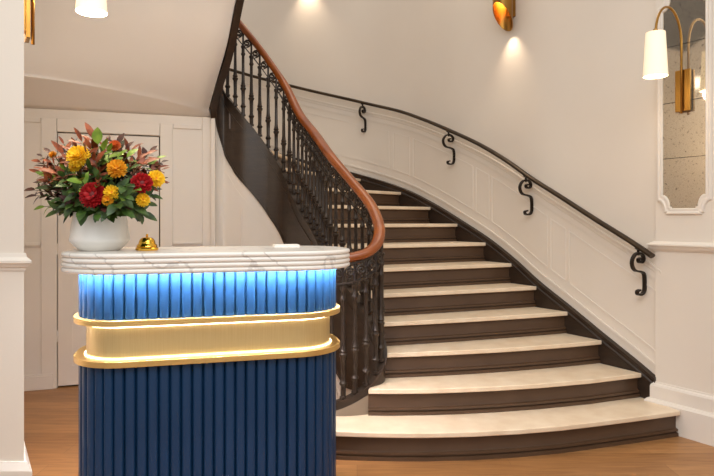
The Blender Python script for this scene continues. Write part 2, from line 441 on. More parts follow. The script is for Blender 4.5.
# inner string with cap
def ribbon(bm, ps, s0, s1, f0, f1):
    rs = []
    for p in ps:
        q = inn(p); s = inn_s(p)
        a = q+s*s0; b_ = q+s*s1; z0, z1 = f0(p), f1(p)
        rs.append([Vector((a.x,a.y,z0)), Vector((b_.x,b_.y,z0)), Vector((b_.x,b_.y,z1)), Vector((a.x,a.y,z1))])
    rings(bm, rs)
ps = frange(0, 27, .1)
zb_ = lambda p: max(lin(ZT,p)-lin(DR,p), .17)
bm = bmesh.new(); ribbon(bm, ps, -.022, .022, zb_, lambda p: lin(ZT,p)-.02)
ist = spart('inner_string', bm, 'string', smooth=True, auto=.6)
bm = bmesh.new(); ribbon(bm, ps, -.034, .034, lambda p: lin(ZT,p)-.02, lambda p: lin(ZT,p))
ribbon(bm, ps, -.028, .028, lambda p: lin(ZT,p)-.035, lambda p: lin(ZT,p)-.02)
ribbon(bm, ps, -.030, -.0215, lambda p: max(zb_(p), .17), lambda p: max(zb_(p), .17)+.03)
ribbon(bm, frange(1.8, 22, .1), -.027, -.0215, lambda p: lin(ZT,p)-.12, lambda p: lin(ZT,p)-.105)
spart('string_cap', bm, 'string', smooth=True, auto=.6).parent = ist
bm = bmesh.new(); ribbon(bm, frange(0, 3.55, .1), -.015, .026, lambda p: .1655, lambda p: zb_(p)+.005)
spart('plinth', bm, 'plinth', smooth=True, auto=.6)
# outer string on the wall
bm = bmesh.new()
pw = frange(1.68, 16, .1)
rs = []
for p in pw:
    hh = RI*p
    ring = []
    zb = max(0.02, hh-.35)
    for s, z in ((.001,zb),(.024,zb),(.024,hh-.03),(.030,hh-.02),(.030,hh-.008),(.024,hh),(.026,hh+.018),(.036,hh+.028),(.036,hh+.042),(.001,hh+.046)):
        ring.append(wpt(p, s, z))
    rs.append(ring)
rings(bm, rs); spart('outer_string', bm, 'string', smooth=True, auto=.5)
# plaster wall under the inner string
bm = bmesh.new(); ribbon(bm, frange(3.3, 15.9, .1), -.012, .02, lambda p: 0.0, lambda p: zb_(p)+.012)
struct(obj('wall_well', bm, 'panel', smooth=True, auto=.6))
bm = bmesh.new()
for dh in (.13, .24):
    rs = []
    pr = frange(5.5, 15.8, .1) if dh == .13 else frange(6, 10.9, .1)
    for p in pr:
        q = inn(p); s = inn_s(p); z = zb_(p)-dh
        a = q-s*.0115; b_ = q-s*.017
        rs.append([Vector((a.x,a.y,z)), Vector((b_.x,b_.y,z)), Vector((b_.x,b_.y,z+.008)), Vector((a.x,a.y,z+.008))])
    rings(bm, rs)
for p in (10.9, 8.0, 13.6):
    q = inn(p); s = inn_s(p); t = inn_t(p)
    pts = [q-s*.0115-t*.005, q-s*.0115+t*.005, q-s*.017+t*.005, q-s*.017-t*.005]
    prism(bm, pts, .1, zb_(p)-.24)
struct(obj('trim_8', bm, 'panel'))

# ------------------------------------------------------------------ balustrade
bal = empty('stair_balustrade', (0.0,3.9,0.17), 0, 'dark iron scrollwork balustrade with polished mahogany handrail winding up the stairs', 'balustrade')
BL = Vector(bal.location)
def bpart(name, bm, mat, **k): return spart(name, bm, mat, bal, BL, **k)
ps = frange(0.0, 22, .08)
def rp(p, dz):
    w_ = max(0, 1-abs(p-2.8)/2.2); q = inn(p)-inn_s(p)*(.016*w_); return Vector((q.x,q.y,lin(ZR,p)+dz))
bm = bmesh.new()
prof = []
for k in range(16):
    a = 2*pi*k/16; x = .037*math.copysign(abs(math.cos(a))**.8, math.cos(a)); y = .029*math.copysign(abs(math.sin(a))**.8, math.sin(a))
    prof.append((x, y))
sweep_n(bm, [rp(p, 0) for p in ps], prof)
bpart('handrail', bm, 'mahogany', smooth=True, auto=.9)
bm = bmesh.new()
sweep(bm, [rp(p, -.036) for p in ps], [(-.018,-.007),(.018,-.007),(.018,.006),(-.018,.006)])
sweep(bm, [rp(p, -.150) for p in ps], [(-.014,-.006),(.014,-.006),(.014,.006),(-.014,.006)])
bpart('rail_bar', bm, 'iron')
# arc-length positions
acc = 0; spots = []; last = inn(0.05); nxt = .03
for p in frange(0.05, 21.8, .01):
    q = inn(p); acc += (q-last).length; last = q
    if acc >= nxt: spots.append(p); nxt += .072
prof = [(.022,0),(.022,.014),(.016,.018),(.016,.070),(.022,.076),(.0245,.086),(.017,.096),(.0145,.11),(.0155,.17),(.017,.22),(.0235,.228),(.026,.240),(.018,.250),(.0235,.260),(.018,.270),
        (.0145,.30),(.0125,.42),(.0125,.52),(.018,.527),(.020,.537),(.0145,.547),(.0135,.58),(.020,.590),(.021,.603),(.009,.612),(.008,.725)]
bm = bmesh.new(); lathe(bm, prof, 8)
bal0 = obj('baluster', bm, 'iron', bal, smooth=True, auto=.7)
# scroll: two opposed curls joined, lying in the local xz plane
bm = bmesh.new()
def spiral(cx, cz, r0, r1, a0, a1, n=22):
    return [Vector((cx+(r0+(r1-r0)*i/n)*math.cos(a0+(a1-a0)*i/n), 0, cz+(r0+(r1-r0)*i/n)*math.sin(a0+(a1-a0)*i/n))) for i in range(n+1)]
tube(bm, spiral(0.004,.006,.006,.033,0,3.3*pi,26), [.009]*4+[.0075]*23, 6)
tube(bm, spiral(.0, -.022,.004,.020,pi,-1.6*pi,16), .0045, 6)
scr0 = obj('scroll', bm, 'iron', bal, smooth=True, auto=.9)
for i, p in enumerate(spots):
    q = inn(p); t = inn_t(p); zt = lin(ZT,p); zr = lin(ZR,p)
    hgt = (zr-.032)-zt
    o = bal0 if i == 0 else bal0.copy()
    if i: COL.objects.link(o); o.parent = bal
    o.location = Vector((q.x,q.y,zt-.001))-BL; o.scale = (1,1,hgt/.725)
    o.rotation_euler = (0,0,math.atan2(t.y,t.x))
    if i < len(spots)-1:
        pm = (p+spots[i+1])/2; q = inn(pm); t = inn_t(pm)
        s = scr0 if i == 0 else scr0.copy()
        if i: COL.objects.link(s); s.parent = bal
        dz_ = lin(ZR,spots[i+1])-lin(ZR,p)
        s.location = Vector((q.x,q.y,lin(ZR,pm)-.095))-BL
        s.rotation_euler = (0,-math.atan2(dz_,.072)*.6,math.atan2(t.y,t.x))
# newel at the foot, behind the desk
bm = bmesh.new(); q = inn(0.0)
lathe(bm, [(.05,0),(.05,.03),(.034,.05),(.034,.14),(.045,.16),(.03,.19),(.026,.5),(.034,.54),(.026,.58),(.022,.80),(.036,.83),(.036,.86),(.02,.88)], 16, (q.x-.02,q.y+.03,.166))
bpart('newel_post', bm, 'iron', smooth=True, auto=.7)

# ------------------------------------------------------------------ wall handrail
wh = empty('wall_handrail', wpt(1.6,0,0), 0, 'slim dark bronze handrail on scroll brackets along the curved white wall', 'handrail')
WL = Vector(wh.location)
bm = bmesh.new()
path = [wpt(p, .075, RI*p+.85) for p in frange(1.62, 17, .08)]
sweep_n(bm, path, [(.027*math.cos(a), .017*math.sin(a)) for a in [2*pi*k/12 for k in range(12)]])
spart('rail', bm, 'railiron', wh, WL, smooth=True, auto=.9)
bm = bmesh.new()
# local x = off the wall, z = up; origin on the wall at rail height
def band(bm, pts, w=.020, th=.0055):
    n = len(pts); rs = []
    for i, (x, z) in enumerate(pts):
        tx = pts[min(i+1,n-1)][0]-pts[max(i-1,0)][0]; tz = pts[min(i+1,n-1)][1]-pts[max(i-1,0)][1]
        l = math.hypot(tx,tz) or 1; nx_, nz_ = -tz/l*th, tx/l*th
        rs.append([Vector((x+nx_,-w/2,z+nz_)),Vector((x+nx_,w/2,z+nz_)),Vector((x-nx_,w/2,z-nz_)),Vector((x-nx_,-w/2,z-nz_))])
    rings(bm, rs)
lathe(bm, [(.013,-.022),(.020,-.016),(.024,-.010)], 10, (.075,0,0))
band(bm, [(.075,-.018),(.075,-.06)], .012, .006)
def arc(cx, cz, r, a0, a1, n=10, r1=None):
    r1 = r if r1 is None else r1
    return [(cx+(r+(r1-r)*i/n)*math.cos(math.radians(a0+(a1-a0)*i/n)), cz+(r+(r1-r)*i/n)*math.sin(math.radians(a0+(a1-a0)*i/n))) for i in range(n+1)]
S = arc(.055,-.095,.010,120,-250,14,.032)    # upper curl, ends towards the room
S = arc(.052,-.092,.008,200,200-430,18,.034)
S = [(x,z) for x,z in S]
pts = [(x,z) for x,z in arc(.062,-.088,.009,150,-110-90+0,12,.026)]
full = [(.052,-.079),(.074,-.086),(.067,-.104),(.036,-.106),(.020,-.086),(.028,-.062),(.052,-.047),(.082,-.044),(.112,-.056),(.134,-.082),(.141,-.11),(.130,-.14),(.104,-.16),(.058,-.167),(.024,-.178),(.012,-.2),(.009,-.245),(.011,-.29),(.026,-.313),(.056,-.322),(.084,-.314),(.084,-.296),(.058,-.290)]
tb = [(i,)+v for i, v in enumerate(full)]
full = [tuple(cr_eval(tb, t)) for t in frange(0, len(full)-1, .34)]
band(bm, full, .024, .006)
brk = obj('bracket', bm, 'blackiron', wh)
for i, p in enumerate((1.98, 5.26, 8.20, 10.92, 13.9)):
    o = brk if i == 0 else brk.copy()
    if i: COL.objects.link(o); o.parent = wh
    q = wpt(p, 0, RI*p+.85); nn = out_in(p)
    o.location = q-WL; o.rotation_euler = (0,0,math.atan2(nn.y,nn.x))

# ------------------------------------------------------------------ reception desk
P1 = Vector((-1.013,2.378)); P2 = Vector((-.2533,2.578)); DU = (P2-P1).normalized(); DV = Vector((-DU.y,DU.x))
R_ = .21; T_ = .50
PB = P1+DV*.02
def solve(px, sign):      # corner centre so that the circle touches the ray of column px
    k = (px-CX)/F; nrm = math.hypot(k,1)
    base = PB+DV*R_
    # (Cx - k*Cy)/nrm = sign*R
    return (sign*R_*nrm-(base.x-k*base.y))/(DU.x-k*DU.y)
sR = solve(336, -1); sL = solve(78.5, 1)
DC = PB+DU*((sR+sL)/2)+DV*(T_/2); HW = (sR-sL)/2+R_; 
print('desk W', HW*2, 'centre', DC)
desk = empty('reception_desk', (DC.x,DC.y,0), math.atan2(DU.y,DU.x), 'rounded blue reception desk with fluted front, brass bands and white marble top', 'reception desk')
def outline(off, step=None, n_arc=16, ridge=None):
    """rounded rectangle in the desk's own frame; with ridge=(pitch, depth) the reeds are laid along it"""
    hw, ht, r = HW+off, T_/2+off, R_+off
    cxs, cys = HW-R_, T_/2-R_
    segs = []
    def line(a, b_, n): return ('l', Vector(a), Vector(b_), Vector(n))
    parts = [('l',(-cxs,-ht),(cxs,-ht)), ('a',(cxs,-cys),-90), ('l',(hw,-cys),(hw,cys)), ('a',(cxs,cys),0), ('l',(cxs,ht),(-cxs,ht)), ('a',(-cxs,cys),90), ('l',(-hw,cys),(-hw,-cys)), ('a',(-cxs,-cys),180)]
    if not ridge:
        pts = []
        for s in parts:
            if s[0] == 'l':
                a, b_ = Vector(s[1]), Vector(s[2]); pts += [a.lerp(b_, t) for t in (0.0001,.5,.9999)]
            else:
                for i in range(1, n_arc): a = math.radians(s[2]+90*i/n_arc); pts.append(Vector((s[1][0]+r*math.cos(a), s[1][1]+r*math.sin(a))))
        return pts
    lens = [((Vector(s[1])-Vector(s[2])).length if s[0] == 'l' else r*pi/2) for s in parts]
    tot = sum(lens); nr = int(round(tot/ridge[0])); sub = 10; pts = []
    for i in range(nr*sub):
        u = tot*i/(nr*sub); fr = (i % sub)/sub
        d = ridge[1]*(abs(2*fr-1)**5.0)
        k = 0
        while u > lens[k]: u -= lens[k]; k += 1
        s = parts[k]
        if s[0] == 'l':
            a, b_ = Vector(s[1]), Vector(s[2]); t = (b_-a).normalized(); n = Vector((t.y,-t.x)); q = a+t*u
        else:
            a = math.radians(s[2]+90*u/lens[k]); n = Vector((math.cos(a), math.sin(a))); q = Vector(s[1])+n*r
        pts.append(q-n*d)
    return pts
def dpart2(name, pts, z0, z1, mat, smooth=False, auto=None):
    bm = bmesh.new(); prism(bm, pts, z0, z1)
    return obj(name, bm, mat, desk, smooth=smooth, auto=auto)
zLB0, zLB1, zUB0, zUB1, zM0, zM1 = .738, .763, .9075, .933, 1.127, 1.212
dpart2('lower_panel', outline(0, ridge=(.0457,.020)), .0, zLB0, 'blue', True, .9)
dpart2('upper_panel', outline(0, ridge=(.0457,.020)), zUB1, zM0+.0185, 'blue', True, .9)
bevel(dpart2('lower_band', outline(.020, n_arc=24), zLB0, zLB1, 'brass', True, .6), .0015)
bevel(dpart2('upper_band', outline(.020, n_arc=24), zUB0, zUB1, 'brass', True, .6), .0015)
dpart2('brass_panel', outline(-.030, n_arc=24), zLB1, zUB0, 'satin_brass', True, .6)
# marble top: four half-round ridges
def mtop():
    bm = bmesh.new(); rs = []
    n = 4; h = (zM1-zM0)/n
    for k in range(n):
        for j in range(7):
            a = -pi/2+pi*j/6
            rs.append((zM0+h*(k+.5)+math.sin(a)*h/2*.999, -.0095+.0095*math.cos(a)))
    OV = .068
    prs = []
    rs = [(zM0+.019, -.13), (zM0+.019, -.035)]+rs+[(zM1, -.03)]
    loops = [[Vector((q.x,q.y,z)) for q in outline(OV+o, n_arc=24)] for z, o in rs]
    rings(bm, loops)
    return bm
obj('marble_top', mtop(), 'marble', desk, smooth=True, auto=1.0)
def strip(name, off, z, mat, r=.004):
    bm = bmesh.new(); tube(bm, [Vector((q.x,q.y,z)) for q in outline(off, n_arc=16)], r, 6, closed=True)
    return obj(name, bm, mat, desk, smooth=True)
strip('cool_light_strip', .044, zM0+.011, 'led_cool', .005)
strip('upper_light_strip', -.020, zUB0-.006, 'led_warm')
strip('lower_light_strip', -.0245, zLB1+.0035, 'led_soft', .003)

def on_desk(px, py):      # a point of the counter under an image position
    D = (H-zM1)/(py-HY); return Vector(((px-CX)*D, F*D, zM1))
# bell
q = on_desk(147, 253.8); q = Vector(((147-CX)/F*2.62, 2.62, zM1))
bell = empty('service_bell', q, 0, 'small polished brass counter bell on the marble top beside the vase', 'bell')
bm = bmesh.new(); lathe(bm, [(.046,.0),(.050,.004),(.050,.010),(.044,.016)], 28); obj('bell_base', bm, 'bellbrass', bell, smooth=True, auto=.7)
bm = bmesh.new(); lathe(bm, [(.041,.014),(.046,.018),(.043,.026),(.037,.030),(.036,.034),(.034,.044),(.028,.053),(.018,.059),(.006,.061)], 28); dome = obj('dome', bm, 'bellbrass', bell, smooth=True, auto=.9)
bm = bmesh.new(); lathe(bm, [(.004,.060),(.004,.066),(.006,.068),(.005,.073),(.001,.075)], 12); obj('button', bm, 'bellbrass', dome, smooth=True)
# folded card
q = Vector(((286-CX)/F*3.0, 3.0, zM1))
o = bpy.data.objects
bm = bmesh.new(); box(bm, -.065,.065,-.05,.05,0,.008); box(bm, -.063,.063,-.048,.048,.008,.012)
card = obj('paper_pad', bm, 'paper'); card.location = q; card.rotation_euler = (0,0,.25)
tag(card, 'thin white pad lying flat near the back of the marble counter', 'paper pad')

# vase
VQ = Vector(((100-CX)/F*2.62, 2.62, zM1))
s_ = 2.62/F
bm = bmesh.new()
lathe(bm, [(.080,0),(.085,.002),(.102,.018),(.123,.041),(.127,.049),(.1265,.055),(.121,.10),(.114,.150),(.111,.172),(.105,.172),(.108,.15),(.115,.1),(.119,.06),(.10,.02),(.01,.012)], 48)
vase = obj('vase', bm, 'ceramic', None, smooth=True, auto=.9); vase.location = VQ
tag(vase, 'squat white ceramic vase full of autumn flowers on the marble counter', 'vase')

# ------------------------------------------------------------------ flowers
def colmat(name, a, b_, rough=.6):
    m = noise_mat(name, a, b_, 30, rough); return m
M['petal_yellow'] = colmat('petal_yellow', srgb(255,206,26), srgb(255,224,66))
M['petal_gold'] = colmat('petal_gold', srgb(232,160,26), srgb(250,190,50))
M['petal_red'] = colmat('petal_red', srgb(150,10,16), srgb(190,24,28))
M['petal_orange'] = colmat('petal_orange', srgb(205,92,36), srgb(226,120,50))
M['disc'] = colmat('flower_disc', srgb(120,70,20), srgb(150,95,30))
M['disc_red'] = colmat('flower_disc_red', srgb(90,14,16), srgb(120,24,22))
M['leaf_green'] = colmat('leaf_green', srgb(36,60,20), srgb(72,100,34), .45)
M['leaf_lime'] = colmat('leaf_lime', srgb(100,134,40), srgb(142,166,62), .45)
M['leaf_dark'] = colmat('leaf_dark', srgb(18,30,14), srgb(36,50,22), .45)
M['leaf_rust'] = colmat('leaf_rust', srgb(98,40,18), srgb(160,78,36), .5)
M['leaf_wine'] = colmat('leaf_wine', srgb(44,18,16), srgb(78,34,24), .5)
M['stem'] = colmat('stem', srgb(70,80,34), srgb(90,98,44))
def petal(bm, base, dirv, up, l, w, curl):
    side = dirv.cross(up).normalized(); upn = side.cross(dirv).normalized()
    rows = []
    for i, (t, ww) in enumerate(((0,.45),(.4,1.0),(.75,.95),(1,.35))):
        c = base+dirv*(l*t)+upn*(curl*l*t*t)
        rows.append([bm.verts.new(c-side*w*ww/2+upn*w*.18), bm.verts.new(c), bm.verts.new(c+side*w*ww/2+upn*w*.18)])
    for i in range(3):
        for j in range(2): bm.faces.new((rows[i][j],rows[i][j+1],rows[i+1][j+1],rows[i+1][j]))
def flower(name, r, pm, dm, dense, seed, ball):
    rnd = random.Random(seed)
    root = empty(name)
    bm = bmesh.new()
    layers = 7
    for L_ in range(layers):
        el = math.radians(-20+ (95*L_/(layers-1)) )
        n = max(6, int(dense*math.cos(max(el,0))))
        for k in range(n):
            az = 2*pi*(k+.5*(L_%2))/n+rnd.uniform(-.1,.1); e2 = el+rnd.uniform(-.08,.08)
            d = Vector((math.cos(az)*math.cos(e2), math.sin(az)*math.cos(e2), math.sin(e2)))
            up = Vector((0,0,1)) if abs(d.z) < .9 else Vector((math.cos(az),math.sin(az),0))
            fl = 1 if ball else (1-.35*L_/layers)
            dd = Vector((d.x, d.y, d.z*(.75 if ball else .5))).normalized()
            petal(bm, dd*(r*.25), dd, up, r*.75*fl*rnd.uniform(.9,1.05), r*.26, .25)
    obj('petals', bm, pm, root, smooth=True)
    bm = bmesh.new(); bmesh.ops.create_icosphere(bm, subdivisions=2, radius=r*.42)
    bmesh.ops.scale(bm, vec=(1,1,.75), verts=bm.verts[:])
    obj('flower_disc', bm, dm, root, smooth=True)
    return root
NECK = VQ+Vector((0,0,.165))
def aim(root, pos, face):
    """turn local z to the facing direction"""
    q = face.to_track_quat('Z','Y'); root.rotation_mode = 'QUATERNION'; root.rotation_quaternion = q; root.location = pos
def add_stem(root, pos, face, r=.0028):
    bm = bmesh.new(); tgt = NECK+Vector(((pos.x-NECK.x)*.18,(pos.y-NECK.y)*.18,-.03))
    a = pos-face*.01; m1 = a-face*.05; pts = []
    for i in range(9):
        t = i/8; pts.append(a*(1-t)**2+m1*(2*t*(1-t))+tgt*t*t)
    tube(bm, pts, r, 5)
    mw = Matrix.Translation(root.location) @ root.rotation_quaternion.to_matrix().to_4x4()
    bmesh.ops.transform(bm, matrix=mw.inverted(), verts=bm.verts[:])
    obj('stem', bm, 'stem', root, smooth=True)
def fpos(px, py, dy):     # flower position: image column/row at a given distance
    y = VQ.y+dy; return Vector(((px-CX)/F*y, y, H+(HY-py)/F*y))
FL = [('chrysanthemum',79,157,-.20,.050,'petal_yellow','disc_y','large bright yellow chrysanthemum at the upper left of the bouquet',1),
      ('chrysanthemum',76,166,-.17,.030,'petal_yellow','disc_y','small yellow chrysanthemum tucked just under the largest yellow bloom',1),
      ('chrysanthemum',117,169,-.21,.042,'petal_gold','disc_y','golden orange chrysanthemum at the centre of the bouquet',1),
      ('dahlia',93,195,-.25,.056,'petal_red','disc_red','larger deep red dahlia low on the left above the vase',0),
      ('chrysanthemum',112,193,-.24,.034,'petal_yellow','disc_y','yellow chrysanthemum directly right of the larger red dahlia',1),
      ('chrysanthemum',108,200,-.25,.026,'petal_gold','disc_y','small golden bloom touching the lower right of the larger red dahlia',1),
      ('dahlia',142,183,-.22,.045,'petal_red','disc_red','smaller deep red dahlia on the right side of the bouquet',0),
      ('chrysanthemum',156,179,-.16,.038,'petal_yellow','disc_y','yellow chrysanthemum at the right edge of the bouquet, right of the red dahlia',1),
      ('chrysanthemum',143,200,-.20,.030,'petal_yellow','disc_y','yellow chrysanthemum below the smaller red dahlia',1),
      ('carnation',115,146,-.12,.026,'petal_orange','disc_y','small orange bloom near the top of the bouquet',1),
      ('carnation',53,155,-.05,.018,'petal_gold','disc_y','tiny gold bloom among rust leaves at the left of the bouquet',1)]
M['disc_y'] = colmat('flower_disc_yellow', srgb(200,130,20), srgb(225,160,30))
for i, (nm, px, py, dy, r, pm, dm, lab, ball) in enumerate(FL):
    pos = fpos(px, py, dy*.8)
    face = (pos-(NECK+Vector((0,.05,-.05)))).normalized(); face = (face+Vector((0,-1.1,.1))).normalized()
    rt = flower(nm, r, pm, dm, 20 if ball else 26, i, ball); aim(rt, pos, face); add_stem(rt, pos, face); tag(rt, lab, 'flower')
# leafy sprigs
def leaf(bm, base, d, up, l, w, bend):
    side = d.cross(up).normalized(); upn = side.cross(d).normalized(); rows = []
    for t, ww in ((0,.08),(.2,.7),(.45,1),(.7,.8),(.88,.4),(1,.03)):
        c = base+d*(l*t)-upn*(bend*l*t*t)
        rows.append([bm.verts.new(c-side*w*ww/2+upn*w*.12*ww), bm.verts.new(c), bm.verts.new(c+side*w*ww/2+upn*w*.12*ww)])
    for i in range(5):
        for j in range(2): bm.faces.new((rows[i][j],rows[i][j+1],rows[i+1][j+1],rows[i+1][j]))
def sprig(name, tip, mat, nleaf, ll, lwid, rnd, label, group, bend=.25):
    root = empty(name, NECK, 0, label, 'foliage', group)
    start = Vector((rnd.uniform(-.05,.05), rnd.uniform(-.05,.05), -.02))
    end = tip-NECK
    mid = start.lerp(end, .5)+Vector((0,0,.05))
    P = lambda t: start*(1-t)**2+mid*(2*t*(1-t))+end*t*t
    bm = bmesh.new(); tube(bm, [P(i/8) for i in range(9)], [.003-.0002*i for i in range(9)], 5)
    obj('stem', bm, 'stem', root, smooth=True)
    bm = bmesh.new()
    for k in range(nleaf):
        t = .42+.58*k/(nleaf-1)
        c = P(t); tg = (P(min(t+.02,1))-P(t-.02)).normalized()
        az = k*2.4+rnd.uniform(-.4,.4)
        a = tg.orthogonal().normalized(); b_ = tg.cross(a)
        o_ = a*math.cos(az)+b_*math.sin(az)
        spread = .9 if k < nleaf-1 else .1
        d = (tg*(.7+.3*t)+o_*spread).normalized()
        up = (tg+Vector((0,-.5,.6))).normalized()
        if abs(d.dot(up)) > .95: up = o_
        sz = rnd.uniform(.6,1.2)
        leaf(bm, c, d, up, ll*sz, lwid*sz*rnd.uniform(.75,1.15), bend*rnd.uniform(.2,1.4))
    obj('leaves', bm, mat, root, smooth=True)
rnd = random.Random(11)
def tipat(px, py, dy): return fpos(px, py, dy)
# (name, material, label, group, tips)
green = [(62,175,-.16),(50,188,-.08),(44,196,0),(70,205,-.18),(82,212,-.20),(97,216,-.22),(110,214,-.22),(124,212,-.2),(137,208,-.16),(150,204,-.1),(60,200,-.12),(132,168,-.14),
         (128,185,-.22),(100,178,-.2),(86,178,-.18),(104,158,-.12),(66,186,-.18),(120,205,-.23),(92,168,-.16),(155,196,-.04),(56,212,-.1),(145,214,-.06),(73,192,-.22),(129,197,-.24)]
lime = [(98,140,-.06),(110,150,-.12),(104,147,-.16),(118,158,-.16),(80,180,-.24),(62,168,-.14),(40,175,-.02),(160,158,0),(130,154,-.06),(39,208,-.05),(96,188,-.22),(136,190,-.2)]
dark = [(60,196,0),(75,208,-.05),(90,205,-.1),(105,205,-.1),(120,200,-.08),(135,200,-.02),(150,190,.05),(50,180,.06),(70,160,.06),(95,150,.08),(120,150,.08),(140,160,.08),(58,206,.08),(100,215,.05),(140,212,.08),(100,190,-.1),(110,178,-.1),(85,190,-.1),(125,175,-.1)]
rust = [(34,160,.02),(35,172,0),(40,180,-.04),(168,168,.02),(60,140,-.02),(106,142,.02),(160,182,-.02),(80,137,-.10),(90,146,-.16),(86,150,-.18),(74,146,-.05),(60,152,-.08),(46,160,-.06),(40,168,-.1),(66,158,-.16),(95,158,-.2),(140,157,-.06),(150,152,0),(134,148,.02),(164,166,0),(92,134,0),(52,172,-.14),(100,172,-.2),(147,162,-.1)]
wine = [(88,200,-.2),(62,150,-.02),(82,160,.06),(112,158,.06),(136,174,-.12),(104,208,-.2),(78,150,-.1),(36,154,0),(30,196,-.04),(28,190,.02),(45,150,.05),(55,190,-.1),(120,140,.03),(128,146,0),(155,150,.04),(168,160,.03),(108,138,.05),(168,178,.02),(70,142,.06),(48,200,-.02),(34,182,.04),(64,200,-.2),(126,206,-.18),(150,178,.06)]
for mat, tips, nm, lab, grp, nl, ll, w_ in (
    ('leaf_green', green, 'leafy_sprig', 'mid green leafy sprig in the vase bouquet', 'mid green sprigs of the bouquet', 11, .070, .034),
    ('leaf_lime', lime, 'leafy_sprig', 'light yellow-green leafy sprig in the vase bouquet', 'light green sprigs of the bouquet', 7, .066, .038),
    ('leaf_dark', dark, 'leafy_sprig', 'very dark green leafy sprig deep inside the vase bouquet', 'dark green sprigs of the bouquet', 17, .070, .036),
    ('leaf_rust', rust, 'autumn_sprig', 'rust orange pointed-leaf sprig in the vase bouquet', 'rust sprigs of the bouquet', 11, .068, .027),
    ('leaf_wine', wine, 'autumn_sprig', 'dark wine-brown leafy sprig in the vase bouquet', 'wine-brown sprigs of the bouquet', 12, .052, .027)):
    for (px, py, dy) in tips:
        # pull the tip inwards by part of a leaf so the outline holds
        cx_, cy_ = 99, 192
        px2 = px+(cx_-px)*.10; py2 = py+(cy_-py)*.08
        sprig(nm, tipat(px2, py2, dy*.9), mat, nl, ll, w_, rnd, lab, grp)

# ------------------------------------------------------------------ lamps
def sconce(name, basef, nrm, along, z_shade, label, s_arm=.28, power=1.1):
    """basef(s, z) -> point s off the wall; the arm rises and arches out to the hanging shade"""
    root = empty(name, basef(0, z_shade-.0), 0, label, 'wall lamp', None)
    R0 = Vector(root.location)
    N = Vector((nrm.x,nrm.y,0)); U = Vector((along.x,along.y,0))
    def put(nm, bm, mat, **k):
        bmesh.ops.translate(bm, vec=-R0, verts=bm.verts[:]); return obj(nm, bm, mat, root, **k)
    B0 = Vector(basef(0,0)); B0.z = 0
    zs = z_shade
    def frame_box(bm, u0, u1, s0, s1, z0, z1):
        pts = [B0+U*u0+N*s0, B0+U*u1+N*s0, B0+U*u1+N*s1, B0+U*u0+N*s1]
        prism(bm, [p[:2] for p in pts], z0, z1)
    bm = bmesh.new(); frame_box(bm, -.046,.046,.016,.034, zs-.175, zs+.085)
    bevel(put('back_plate', bm, 'oldbrass'), .002)
    bm = bmesh.new(); frame_box(bm, -.03,.03,-.0,.016, zs-.14, zs+.05); put('mount', bm, 'oldbrass')
    pts = [B0+N*.046+Vector((0,0,zs-.19)), B0+N*.046+Vector((0,0,zs+.24))]
    rad = (s_arm-.046)/2
    for i in range(1, 17):
        a = pi*i/16; pts.append(B0+N*(.046+rad-rad*math.cos(a))+Vector((0,0,zs+.24+rad*1.35*math.sin(a))))
    pts.append(B0+N*s_arm+Vector((0,0,zs+.24)))
    bm = bmesh.new(); tube(bm, pts, .0075, 10); put('arm', bm, 'oldbrass', smooth=True)
    c = B0+N*s_arm
    bm = bmesh.new(); lathe(bm, [(.008,zs+.285),(.014,zs+.28),(.014,zs+.26),(.008,zs+.255)], 12, c); lathe(bm, [(.012,zs+.20),(.014,zs+.16),(.006,zs+.158)], 12, c); put('socket', bm, 'oldbrass', smooth=True, auto=.7)
    bm = bmesh.new(); lathe(bm, [(.054,zs+.26),(.068,zs),(.0665,zs),(.0525,zs+.258),(.010,zs+.258),(.010,zs+.26)], 32, c)
    # closed top, open bottom: rings caps are removed where the shade is open
    shade_ = put('lamp_shade', bm, 'shade', smooth=True, auto=.7)
    bm = bmesh.new(); bmesh.ops.create_uvsphere(bm, u_segments=20, v_segments=12, radius=.045); bmesh.ops.translate(bm, vec=c+Vector((0,0,zs+.07)), verts=bm.verts[:])
    put('bulb', bm, 'bulb', smooth=True).parent = shade_
    l = bpy.data.lights.new('lamp_light', 'POINT'); l.energy = power; l.color = (1,.82,.6); l.shadow_soft_size = .05
    lo = bpy.data.objects.new('lamp_light', l); COL.objects.link(lo); lo.location = c+Vector((0,0,zs-.02))
    return root
tr = .19
sconce('wall_sconce', lambda s, z: rw(tr, s, z), NR, UR, 2.205, 'brass wall lamp with white shade mounted over the tall mirror', .345)
sconce('wall_sconce', lambda s, z: lw(.165, s, z), NL, UL, 2.315, 'brass wall lamp with white shade at top left above the bouquet', .285, 15.0)

